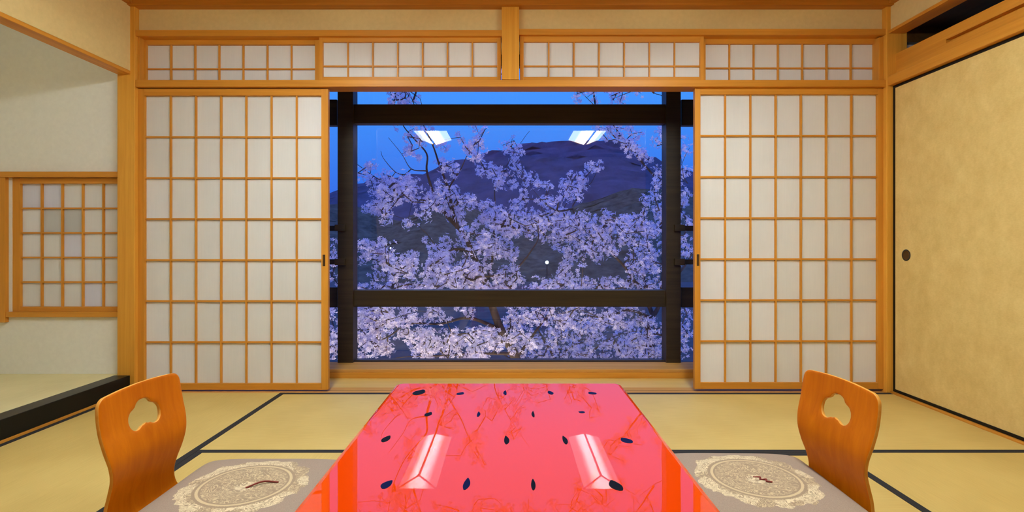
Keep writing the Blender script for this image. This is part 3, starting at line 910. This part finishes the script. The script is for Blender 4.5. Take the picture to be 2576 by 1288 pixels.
# ------------------------------------------------------------------ cushions
def cushion(loc, rot, label, thread, half=0.265):
    r = empty('floor_cushion', loc, label, 'cushion', 'brocade floor cushions')
    n = 44; m = MB(); idx = {}
    def outline(a, b_):
        # slightly drawn-in sides, pointed corners
        k_ = 1 - 0.020 * (1 - b_ * b_); k2 = 1 - 0.020 * (1 - a * a)
        return a * half * k_, b_ * half * k2
    for side_ in (0, 1):
        for i in range(n + 1):
            for j in range(n + 1):
                a, b_ = -1 + 2 * i / n, -1 + 2 * j / n
                a = math.copysign(abs(a) ** 0.8, a); b_ = math.copysign(abs(b_) ** 0.8, b_)
                edge = i in (0, n) or j in (0, n)
                x, y = outline(a, b_)
                dome = ((1 - a ** 4) * (1 - b_ ** 4)) ** 0.42
                tuft = 0.010 * math.exp(-(x * x + y * y) / 0.0025)
                z = 0.062 + (0.046 * dome - tuft if side_ == 0 else -0.052 * dome)
                if edge and side_ == 1: idx[(1, i, j)] = idx[(0, i, j)]; continue
                idx[(side_, i, j)] = len(m.v); m.v.append((x, y, z))
    for side_ in (0, 1):
        for i in range(n):
            for j in range(n):
                q = [idx[(side_, i, j)], idx[(side_, i + 1, j)], idx[(side_, i + 1, j + 1)], idx[(side_, i, j + 1)]]
                m.f.append(tuple(q if side_ == 0 else q[::-1])); m.mi.append(0)
    c = m.build('cover', CUSH, None, 0, True); c.parent = r
    pts = [Vector(p) for p in thread]
    tc_ = catmull(pts, 24)
    th = MB().tube([(p.x, p.y, 0.0985 + p.z) for p in tc_], 0.0026, 6).build('tuft_thread', THREAD, None, 0, True); th.parent = r
    tag(th, 'dark red tuft thread')
    r.rotation_euler.z = rot
    return r

chair((-1.141, 1.632, 0.0065), False, math.radians(-2.5), 'honey wood floor chair with cloud cut-out, beside the black alcove sill')
chair((1.048, 1.680, 0.0065), True, math.radians(4.5), 'honey wood floor chair with cloud cut-out, on the gold panel side')
cushion((-0.826, 1.640, 0.018), 0.0, 'grey brown medallion cushion at the table, on the alcove side', [(0.006, -0.010, 0.002), (0.05, 0.010, 0.013), (0.098, 0.012, 0.010)])
cushion((0.790, 1.690, 0.018), math.radians(-1.0), 'grey brown medallion cushion at the table, on the gold panel side',
        [(0.000, 0.020, 0.0), (0.020, 0.012, 0.004), (0.014, 0.000, 0.002), (0.030, -0.008, 0.006), (0.024, -0.022, 0.007), (0.038, -0.032, 0.008)])

# ------------------------------------------------------------------ ceiling lamps (seen as reflections in the window and the table)
def lamp(x, label):
    y0, y1 = 0.95, 2.32; zr, zt_ = 2.070, 2.150; w = 0.185
    r = empty('ceiling_lamp', (x, (y0 + y1) / 2, 2.30), label, 'ceiling lamp', 'long ceiling lamps')
    ym = (y0 + y1) / 2
    d = MB(); hip = 0.11
    R0, R1 = (0, y0 + hip, zr), (0, y1 - hip, zr)
    A, B, C, D = (-w, y0, zt_), (w, y0, zt_), (w, y1, zt_), (-w, y1, zt_)
    sh = lambda p: (p[0] + x, p[1], p[2])
    d.v = [sh(p) for p in (R0, R1, A, B, C, D)]
    d.f = [(0, 1, 5, 2), (1, 0, 3, 4), (0, 2, 3), (1, 4, 5), ]; d.mi = [0] * 4
    o_ = d.build('diffuser', LAMP, r)
    MB().tube([sh((0, y0 + hip, zr - .002)), sh((0, y1 - hip, zr - .002))], 0.012, 8).build('ridge_bar', WOOD['y'], r)
    for p, q in ((R0, A), (R0, B), (R1, C), (R1, D)):
        MB().tube([sh(p), sh(q)], 0.009, 6).build('hip_bar', WOOD['y'], r)
    bx('housing', WOOD['y'], x - w - 0.01, x + w + 0.01, y0 - 0.01, y1 + 0.01, zt_, zt_ + 0.03, r, 0.003)
    bx('stem', WOOD['z'], x - 0.04, x + 0.04, ym - 0.04, ym + 0.04, zt_ + 0.03, 2.325, r, 0.003)
    return r
lamp(-0.90, 'long lit ceiling lamp above the alcove side of the table')
lamp(0.90, 'long lit ceiling lamp above the gold panel side of the table')

# ------------------------------------------------------------------ outside
g = MB(); g.face([(-400, 3.8, -4.2), (400, 3.8, -4.2), (400, 420, -4.2), (-400, 420, -4.2)])
tag(g.build('ground', GROUND), 'dark ground outside the window', 'ground', None, 'structure')

def hill(name, mat, ridge, Y, depth, label, seed):
    """a real ridge with a front slope and rough, wooded relief"""
    rs = np.random.default_rng(seed)
    us = [p[0] for p in ridge]; vs = [p[1] for p in ridge]
    n, k_ = 170, 36; m = MB()
    u = np.linspace(us[0], us[-1], n); v = np.interp(u, us, vs)
    jit = rs.normal(0, 1, (k_ + 1, n))
    for j in range(k_ + 1):
        f = j / k_
        for i in range(n):
            top = at(u[i], v[i], Y)
            hh = top.z + 4.2
            z = -4.2 + hh * (f ** 0.85) + jit[j, i] * Y * 0.0016 * (0.3 + f)
            y = Y - depth * (1 - f) + jit[j, (i + 31) % n] * Y * 0.004
            m.v.append((top.x, y, z))
    for j in range(k_):
        for i in range(n - 1):
            a = j * n + i; m.f.append((a, a + 1, a + n + 1, a + n)); m.mi.append(0)
    o_ = m.build(name, mat, None, 0, True)
    return tag(o_, label, 'hill', None, 'structure')

hill('hills', HILL, [(-900, 560), (200, 540), (600, 505), (830, 490), (890, 466), (945, 448), (1000, 447), (1060, 440), (1110, 415), (1145, 406), (1200, 390), (1250, 378), (1300, 366),
                     (1350, 354), (1400, 358), (1450, 353), (1500, 351), (1550, 360), (1600, 378), (1640, 395), (1680, 412), (1745, 432), (1900, 470), (2300, 520), (3300, 570)], 260, 90,
     'dark blue wooded mountain behind the blossoms', 3)
hill('hills', FOREST, [(-900, 560), (300, 545), (780, 520), (860, 508), (930, 528), (1000, 560), (1090, 520), (1160, 512), (1250, 545), (1400, 540), (1500, 500), (1600, 470), (1700, 480), (1900, 500), (3300, 560)], 120, 50,
     'darker forested foothill below the mountain', 5)


# --- cherry trees: traced limbs, twigs grown towards flower clusters
def zp(zu, zv): return 880 + zu / 1.84, 220 + zv / 1.84

def flower_mesh(centres, normals, sizes, rs):
    """five cupped petals per flower, all in one vertex array"""
    n = len(centres); P = 5
    nz = normals / np.linalg.norm(normals, axis=1, keepdims=True)
    ref = rs.normal(0, 1, (n, 3))
    a = np.cross(nz, ref); a /= np.linalg.norm(a, axis=1, keepdims=True) + 1e-9
    b = np.cross(nz, a)
    V = []
    for k_ in range(P):
        t0 = 2 * math.pi * k_ / P
        quad = [(0.06, 0.0, 0.0), (0.62, -0.34, 0.16), (1.0, 0.0, 0.26), (0.62, 0.34, 0.16)]
        for (rad, ang, h) in quad:
            ca, sa = math.cos(t0 + ang * 1.45), math.sin(t0 + ang * 1.45)
            V.append(centres + (a * (ca * rad) + b * (sa * rad) + nz * h) * sizes[:, None])
    V = np.stack(V, 1).reshape(-1, 3)
    faces = np.arange(len(V)).reshape(-1, 4)
    return V, faces

def build_flowers(name, V, Fc, mat, parent):
    o0 = parent_world(parent)
    me = bpy.data.meshes.new(name)
    me.vertices.add(len(V)); me.vertices.foreach_set('co', (V - np.array(o0)).astype(np.float32).ravel())
    me.loops.add(Fc.size); me.loops.foreach_set('vertex_index', Fc.astype(np.int32).ravel())
    me.polygons.add(len(Fc)); me.polygons.foreach_set('loop_start', np.arange(0, Fc.size, 4, dtype=np.int32))
    me.update(calc_edges=True)
    me.materials.append(mat)
    o_ = bpy.data.objects.new(name, me); COL.objects.link(o_); o_.parent = parent
    return tag(o_, 'pale pink blossoms', None, None, 'stuff')

NF = np.random.default_rng(5).random((64, 64))
def noise_field(u, v, cell=34.0):
    """smooth value noise: where the crown is thin"""
    x, y = (u + 2000) / cell, (v + 2000) / cell
    i, j = int(x), int(y); fx, fy = x - i, y - j
    fx = fx * fx * (3 - 2 * fx); fy = fy * fy * (3 - 2 * fy)
    g = lambda a, b: NF[a % 64, b % 64]
    return (g(i, j) * (1 - fx) + g(i + 1, j) * fx) * (1 - fy) + (g(i, j + 1) * (1 - fx) + g(i + 1, j + 1) * fx) * fy

def tree(base, limbs, clusters, label, seed, per=8, fsize=0.026, gaps=()):
    rs = np.random.default_rng(seed)
    root = empty('cherry_tree', base, label, 'tree', 'cherry trees in bloom')
    nodes = []; parent = []; rad0 = []
    for limb in limbs:
        pts = limb['pts']; sub = catmull([Vector(p) for p in pts], max(6, 5 * (len(pts) - 1)))
        start = None
        if nodes and limb.get('join', True):
            d = [(Vector(q) - sub[0]).length for q in nodes]; start = int(np.argmin(d))
        prev = start
        for i, p in enumerate(sub):
            f = i / (len(sub) - 1)
            nodes.append(tuple(p)); parent.append(-1 if prev is None else prev); rad0.append(limb['r'][0] * (1 - f) ** 1.9 * 0.9 + limb['r'][1] * 0.7)
            prev = len(nodes) - 1
    n_limb = len(nodes)
    # flower clusters wanted by the crown
    want = []
    for (zu, zv, ru, rv, cnt, Y, sp) in clusters:
        dense = zv > 560
        for _ in range(int(cnt * 1.12) if dense else cnt):
            rr = math.sqrt(rs.random()) * 1.05; th = rs.random() * 2 * math.pi
            u, v = zp(zu + ru * rr * math.cos(th), zv + rv * rr * math.sin(th))
            bad = False
            for (gu, gv, gru, grv) in gaps:
                gu2, gv2 = zp(gu, gv)
                if ((u - gu2) / (gru / 1.84)) ** 2 + ((v - gv2) / (grv / 1.84)) ** 2 < 1: bad = True
            if noise_field(u, v) < (0.22 if dense else 0.27): bad = True
            if bad: continue
            want.append(tuple(at(u, v, max(4.3, Y + rs.normal(0, sp)))))
    want = np.array(want)
    nd = np.array(nodes)
    done = np.zeros(len(want), bool)
    best = np.full(len(want), 1e9); bi = np.zeros(len(want), int)
    for i in range(len(nd)):
        if nd[i][2] < -1.6: continue
        dd = np.linalg.norm(want - nd[i], axis=1); mk = dd < best; best[mk] = dd[mk]; bi[mk] = i
    spots = []
    for _ in range(len(want)):
        k_ = int(np.argmin(np.where(done, 1e9, best)))
        done[k_] = True
        p0 = np.array(nodes[bi[k_]]); p1 = want[k_]
        L = np.linalg.norm(p1 - p0); ns = max(1, int(L / 0.14)); prev = bi[k_]; side_ = rs.normal(0, 0.10 * L, 3); side_[2] -= 0.10 * L
        for q in range(1, ns + 1):
            f = q / ns
            p = p0 + (p1 - p0) * f + side_ * math.sin(math.pi * f)
            nodes.append(tuple(p)); parent.append(prev); rad0.append(0.0); prev = len(nodes) - 1
            dd = np.linalg.norm(want - p, axis=1); mk = (dd < best) & ~done; best[mk] = dd[mk]; bi[mk] = prev
            if L - f * L < 0.34 and q < ns and rs.random() < 0.5: spots.append((p, 0.45))
        spots.append((p1, 1.0))
    # pipe-model radii
    cnt = np.ones(len(nodes))
    for i in range(len(nodes) - 1, -1, -1):
        if parent[i] >= 0 and i >= n_limb: cnt[parent[i]] += cnt[i] * (1 if parent[i] >= n_limb else 0)
    rad = [rad0[i] if i < n_limb else min(0.016, 0.0028 * cnt[i] ** 0.42) for i in range(len(nodes))]
    kids = {}
    for i, p in enumerate(parent): kids.setdefault(p, []).append(i)
    def chains(lo, hi):
        out = []; used = set()
        for i in range(lo, hi):
            if i in used: continue
            ch = ([parent[i]] if parent[i] >= 0 else []) + [i]; used.add(i); cur = i
            while True:
                nx = [c for c in kids.get(cur, []) if c not in used and lo <= c < hi]
                if not nx: break
                cur = max(nx, key=lambda c: cnt[c] if lo >= n_limb else -c); used.add(cur); ch.append(cur)
            out.append(ch)
        return out
    tm = MB()
    for ch in chains(0, n_limb):
        rr = [rad[c] for c in ch]; rr[0] = min(rr[0], rr[1] * 1.3) if parent[ch[0]] >= 0 or len(ch) > 1 else rr[0]
        if len(ch) > 1: tm.tube([nodes[c] for c in ch], rr, 9)
    tm.build('trunk', BARK, root, 0, True)
    bm_ = MB()
    for ch in chains(n_limb, len(nodes)):
        if len(ch) > 1: bm_.tube([nodes[c] for c in ch], [min(rad[c], rad[ch[1]] * 1.2) for c in ch], 4, False)
    tag(bm_.build('twigs', BARK, root, 0, True), None, None, None, 'stuff')
    # flowers: loose pom-poms round each spot
    C = []; Nn = []; Sz = []
    for (p, wt) in spots:
        k_ = max(2, int(rs.poisson(per * wt)))
        off = rs.normal(0, 1, (k_, 3)); off /= np.linalg.norm(off, axis=1, keepdims=True)
        rr = 0.028 + 0.042 * rs.random((k_, 1))
        C.append(np.array(p) + off * rr); Nn.append(off + rs.normal(0, 0.35, (k_, 3))); Sz.append(fsize * (0.75 + 0.5 * rs.random(k_)))
    V, Fc = flower_mesh(np.concatenate(C), np.concatenate(Nn), np.concatenate(Sz), rs)
    build_flowers('blossoms', V, Fc, PETAL, root)
    return root

def limb(px, r, Y0, Y1=None, join=True):
    n = len(px); Y1 = Y0 if Y1 is None else Y1
    return {'pts': [tuple(at(u, v, Y0 + (Y1 - Y0) * i / max(1, n - 1))) for i, (u, v) in enumerate(px)], 'r': r, 'join': join}

GAPS = [(880, 770, 110, 48), (1100, 835, 75, 45), (1250, 490, 110, 110), (230, 690, 90, 45), (60, 640, 55, 60), (480, 1105, 130, 26), (60, 880, 45, 40),
        (870, 1125, 60, 25), (600, 480, 60, 40), (900, 350, 130, 60), (1320, 545, 45, 60), (290, 690, 60, 30)]
YM = 6.0
main_limbs = [
    limb([(1352, 1640), (1330, 1250), (1308, 1000), (1296, 900), (1262, 835), (1238, 770), (1216, 700), (1190, 640), (1166, 588), (1129, 548), (1098, 504), (1080, 455), (1073, 424), (1073, 386), (1036, 343), (1014, 315), (990, 262), (975, 190)], (0.085, 0.006), 6.3, 5.7, False),
    limb([(1150, 572), (1136, 520), (1129, 480), (1117, 445), (1104, 411), (1092, 374), (1073, 330), (1058, 300), (1039, 256), (1022, 215), (1005, 170)], (0.022, 0.005), 6.0, 5.6),
    limb([(990, 262), (1010, 200), (1070, 165), (1150, 150), (1240, 165), (1300, 150)], (0.012, 0.005), 5.7, 6.2),
    limb([(1005, 170), (960, 140), (920, 150), (880, 130)], (0.009, 0.004), 5.6, 5.7),
    limb([(1039, 256), (1060, 190), (1090, 120), (1130, 70)], (0.010, 0.004), 5.6, 5.8),
    limb([(1126, 478), (1140, 455), (1160, 424), (1176, 390), (1207, 343), (1224, 322)], (0.010, 0.004), 5.9, 5.5),
    limb([(1093, 505), (1040, 500), (985, 470), (940, 443), (905, 418), (875, 395)], (0.011, 0.004), 5.8, 5.2),
    limb([(1075, 430), (1035, 425), (1011, 388), (977, 346)], (0.007, 0.003), 5.8, 5.6),
    limb([(1018, 440), (995, 433), (965, 399), (958, 380)], (0.006, 0.003), 5.7, 5.6),
    limb([(1190, 640), (1155, 625), (1110, 632), (1075, 590), (1040, 560), (985, 540)], (0.014, 0.004), 6.1, 5.4),
    limb([(1218, 700), (1160, 690), (1105, 720), (1030, 715), (960, 735), (900, 720), (850, 715)], (0.02, 0.005), 6.1, 5.0),
    limb([(1225, 720), (1240, 640), (1243, 580), (1246, 520), (1245, 480), (1262, 440), (1290, 390), (1320, 345), (1332, 330)], (0.017, 0.003), 6.2, 6.4),
    limb([(1240, 775), (1290, 690), (1330, 640), (1355, 590), (1320, 540), (1330, 490), (1305, 430)], (0.020, 0.004), 6.2, 6.6),
    limb([(1262, 830), (1180, 800), (1105, 815), (1030, 815), (960, 855), (880, 860), (800, 880)], (0.022, 0.006), 6.2, 5.0),
    limb([(1290, 890), (1200, 890), (1100, 895), (1000, 900), (900, 925)], (0.018, 0.005), 6.2, 5.2),
    limb([(1296, 905), (1350, 830), (1400, 760), (1420, 690), (1430, 640)], (0.02, 0.006), 6.3, 6.9),
]
main_clusters = [
    (270, 120, 85, 110, 22, 5.7, .3), (250, 45, 80, 40, 12, 5.7, .3), (330, 240, 90, 80, 18, 5.7, .3), (440, 250, 50, 40, 8, 5.6, .3), (590, 280, 50, 50, 15, 5.6, .3),
    (560, 230, 80, 60, 6, 5.6, .2), (60, 370, 50, 40, 9, 5.3, .2), (180, 440, 100, 50, 28, 5.5, .3), (280, 530, 140, 100, 85, 5.6, .4), (160, 560, 90, 55, 34, 5.5, .4),
    (440, 380, 55, 50, 17, 5.8, .3), (440, 500, 65, 60, 30, 5.9, .3), (540, 570, 90, 70, 34, 6.1, .3), (690, 430, 85, 55, 24, 6.3, .3), (770, 320, 45, 60, 16, 6.4, .3),
    (620, 380, 45, 30, 10, 6.2, .3), (830, 400, 40, 50, 18, 6.5, .3), (740, 270, 50, 40, 6, 6.4, .2), (880, 500, 95, 55, 46, 6.6, .4), (990, 490, 100, 45, 34, 6.6, .4),
    (760, 620, 120, 80, 66, 6.5, .5), (900, 640, 220, 70, 100, 6.7, .5), (640, 750, 55, 50, 32, 6.1, .3), (560, 700, 80, 60, 32, 6.1, .4), (720, 740, 60, 60, 22, 6.4, .4),
    (400, 760, 110, 60, 56, 5.9, .4), (420, 830, 160, 60, 84, 5.9, .5), (560, 880, 140, 55, 84, 6.0, .4), (200, 830, 130, 50, 44, 5.5, .4), (70, 760, 60, 35, 15, 5.2, .3),
    (170, 740, 60, 45, 18, 5.4, .3), (300, 925, 280, 22, 48, 5.7, .4), (760, 880, 90, 45, 34, 6.2, .4), (1000, 870, 50, 50, 26, 6.5, .3), (850, 915, 180, 26, 40, 6.3, .4),
    (650, 600, 40, 60, 14, 6.2, .2), (480, 960, 450, 40, 60, 5.8, .5),
    (100, 1060, 110, 60, 55, 5.3, .3), (70, 1160, 80, 100, 56, 5.3, .3), (250, 1055, 180, 36, 55, 5.6, .4), (450, 1045, 150, 34, 42, 5.8, .4), (250, 1180, 150, 60, 66, 5.6, .4),
    (420, 1170, 130, 45, 52, 5.7, .4), (550, 1230, 250, 38, 62, 5.9, .4), (600, 1160, 130, 40, 46, 6.0, .4), (850, 1060, 200, 45, 70, 6.4, .4), (820, 1150, 160, 50, 46, 6.4, .4),
    (-60, 1120, 60, 140, 44, 5.1, .3), (-60, 800, 50, 120, 14, 5.1, .3),
    (170, -60, 170, 70, 46, 5.8, .3), (430, -110, 150, 70, 40, 5.9, .3), (690, -90, 150, 60, 44, 6.1, .3), (300, -210, 260, 60, 40, 5.9, .3),
]
tree((at(1352, 1640, 6.3).x, 6.3, -4.2), main_limbs, main_clusters, 'tall cherry tree in bloom with its trunk near the window centre', 21, gaps=GAPS)

right_limbs = [
    limb([(1700, 1700), (1680, 1200), (1650, 960), (1632, 835), (1641, 800), (1658, 765), (1668, 690), (1676, 600), (1672, 500), (1666, 400), (1674, 340)], (0.085, 0.008), 7.4, 6.6, False),
    limb([(1641, 790), (1622, 745), (1600, 715), (1573, 673), (1539, 638), (1494, 597), (1464, 560), (1440, 526), (1452, 500), (1468, 473), (1486, 461), (1502, 430), (1508, 405)], (0.032, 0.004), 7.1, 6.5),
    limb([(1668, 470), (1651, 448), (1623, 417), (1592, 380), (1570, 352), (1545, 318), (1515, 285), (1486, 256), (1461, 231), (1440, 205)], (0.018, 0.004), 6.8, 6.2),
    limb([(1461, 231), (1440, 180), (1400, 150), (1350, 170)], (0.009, 0.004), 6.2, 6.3),

    limb([(1670, 420), (1690, 330), (1672, 250), (1645, 234), (1610, 210)], (0.010, 0.004), 6.7, 6.3),
    limb([(1645, 234), (1600, 170), (1550, 130), (1500, 90)], (0.009, 0.004), 6.3, 6.3),
    limb([(1440, 526), (1400, 530), (1365, 505), (1335, 470)], (0.010, 0.004), 6.6, 6.4),
    limb([(1640, 800), (1580, 780), (1520, 800), (1460, 780), (1400, 790)], (0.02, 0.005), 7.0, 6.3),
    limb([(1655, 770), (1700, 700), (1740, 640), (1760, 560), (1755, 480)], (0.022, 0.005), 6.9, 6.4),
]
right_clusters = [
    (1000, 475, 90, 40, 24, 6.5, .3), (1140, 400, 42, 58, 22, 6.5, .2), (1190, 440, 28, 12, 6, 6.5, .1), (1040, 430, 40, 40, 12, 6.5, .2), (1060, 640, 150, 55, 54, 6.7, .4),
    (1080, 740, 150, 80, 66, 6.8, .5), (1290, 720, 170, 120, 128, 6.9, .5), (1400, 590, 55, 95, 50, 6.8, .3), (1235, 555, 45, 30, 8, 6.7, .2), (1350, 850, 120, 75, 60, 6.9, .4),
    (1150, 915, 130, 30, 34, 6.7, .4), (1200, 210, 80, 40, 13, 6.3, .2), (1280, 200, 80, 60, 20, 6.3, .2), (1300, 270, 50, 40, 14, 6.4, .2), (1390, 350, 50, 60, 14, 6.5, .2),
    (1430, 440, 35, 70, 14, 6.6, .2), (1440, 230, 30, 60, 10, 6.4, .2), (1200, 40, 180, 40, 26, 6.2, .2), (1100, 1070, 160, 50, 52, 6.7, .4), (1300, 1070, 130, 50, 44, 6.8, .4),
    (1400, 1190, 100, 80, 54, 6.8, .4), (1530, 650, 45, 200, 50, 6.5, .3), (1530, 1120, 45, 140, 44, 6.7, .3), (1540, 330, 35, 110, 14, 6.4, .3), (1200, 960, 300, 40, 40, 6.7, .4),
    (1230, 610, 90, 40, 22, 6.8, .3),
    (960, -80, 150, 60, 36, 6.3, .3), (1230, -60, 170, 50, 36, 6.3, .3), (1400, -150, 120, 80, 24, 6.3, .3), (950, -210, 240, 60, 34, 6.3, .3),
]
tree((at(1700, 1700, 7.4).x, 7.4, -4.2), right_limbs, right_clusters, 'cherry tree in bloom at the right edge of the window', 22, gaps=GAPS)

low_limbs = [
    limb([(1420, 1600), (1412, 1200), (1405, 950), (1395, 901), (1368, 857), (1340, 800), (1320, 770)], (0.06, 0.006), 7.8, 7.6, False),
    limb([(1405, 930), (1409, 888), (1389, 826), (1380, 790)], (0.02, 0.004), 7.8, 7.8),
    limb([(1410, 960), (1470, 900), (1522, 860), (1563, 840), (1620, 830)], (0.026, 0.005), 7.8, 7.6),
    limb([(1408, 960), (1320, 920), (1240, 880), (1160, 860)], (0.026, 0.005), 7.8, 7.7),
    limb([(1409, 900), (1440, 870), (1500, 850), (1540, 810)], (0.018, 0.004), 7.8, 7.6),
]
low_clusters = [(900, 1130, 220, 55, 60, 7.7, .3), (1150, 1140, 220, 60, 76, 7.7, .3), (1150, 1220, 220, 45, 70, 7.7, .3), (850, 1220, 200, 45, 56, 7.7, .3), (620, 1180, 150, 60, 40, 7.7, .3), (1350, 1230, 120, 40, 30, 7.6, .3)]
tree((at(1420, 1600, 7.8).x, 7.8, -4.2), low_limbs, low_clusters, 'lower cherry tree with olive stems in the bottom panes', 23)

# far lamps among the trees
LIT = mat_emit('street_lamp_glow', (0.75, 1.0, 0.85), 6.0)
def street_lamp(u, v, Y, r_, label):
    p = at(u, v, Y)
    o_ = empty('street_lamp', (p.x, p.y, -4.2), label, 'street lamp', 'far street lamps')
    MB().tube([(p.x, p.y, -4.2), (p.x, p.y, p.z - r_)], r_ * 0.3, 8).build('pole', BLACKM, o_)
    b = bmesh.new(); bmesh.ops.create_icosphere(b, subdivisions=2, radius=r_)
    me = bpy.data.meshes.new('globe'); b.to_mesh(me); b.free(); me.materials.append(LIT)
    q = bpy.data.objects.new('globe', me); COL.objects.link(q); q.parent = o_; q.location = (0, 0, p.z + 4.2)
street_lamp(1376, 660, 34, 0.11, 'lit greenish street lamp seen through the gap in the blossoms')
street_lamp(983, 624, 40, 0.07, 'tiny street lamp glowing behind the blossoms at the left')

# ------------------------------------------------------------------ light
world = bpy.data.worlds.new('dusk'); scene.world = world; world.use_nodes = True
nt = world.node_tree; nt.nodes.clear()
wo = nt.nodes.new('ShaderNodeOutputWorld'); bg = nt.nodes.new('ShaderNodeBackground')
tc = nt.nodes.new('ShaderNodeTexCoord'); sp = nt.nodes.new('ShaderNodeSeparateXYZ')
nt.links.new(tc.outputs['Generated'], sp.inputs[0])
r = ramp(nt, [(0.0, (0.026, 0.10, 0.58)), (0.10, (0.042, 0.19, 0.90)), (0.26, (0.066, 0.34, 1.10)), (0.42, (0.09, 0.36, 1.3)), (0.75, (0.34, 0.55, 2.7)), (1.0, (0.40, 0.60, 2.9))])
nt.links.new(sp.outputs['Z'], r.inputs['Fac']); nt.links.new(r.outputs['Color'], bg.inputs['Color'])
bg.inputs['Strength'].default_value = 1.0
nt.links.new(bg.outputs[0], wo.inputs[0])

def spot(name, loc, target, energy, col, size, angle):
    l = bpy.data.lights.new(name, 'SPOT'); l.energy = energy; l.color = col; l.shadow_soft_size = size
    l.spot_size = math.radians(angle); l.spot_blend = 0.6
    o_ = bpy.data.objects.new(name, l); COL.objects.link(o_); o_.location = loc
    o_.rotation_euler = (Vector(target) - Vector(loc)).to_track_quat('-Z', 'Y').to_euler()
    return o_
spot('floodlight', (-1.0, 4.3, -2.4), (-0.6, 5.9, 1.0), 400, (1.0, 0.87, 0.80), 0.15, 85)
spot('floodlight', (1.4, 4.3, -2.6), (1.3, 6.8, 0.4), 250, (1.0, 0.86, 0.86), 0.15, 110)

# ------------------------------------------------------------------ camera and output
cam = bpy.data.cameras.new('camera'); co = bpy.data.objects.new('camera', cam); COL.objects.link(co)
co.location = (0, 0, CZ); co.rotation_euler = (math.radians(90), 0, 0)
cam.sensor_width = 36; cam.lens = F / 2576 * 36
cam.shift_x = (1288 - U0) / 2576; cam.shift_y = -(644 - V0) / 2576
cam.clip_start = 0.02; cam.clip_end = 2000
scene.camera = co
vs = scene.view_settings
vs.view_transform = 'Standard'; vs.look = 'None'; vs.gamma = 1.0; vs.exposure = 0.0; vs.use_curve_mapping = False
cy = scene.cycles
cy.use_denoising = True
cy.max_bounces = 10; cy.diffuse_bounces = 5; cy.glossy_bounces = 5; cy.transparent_max_bounces = 16
cy.sample_clamp_indirect = 0.0
cy.caustics_reflective = False; cy.caustics_refractive = False
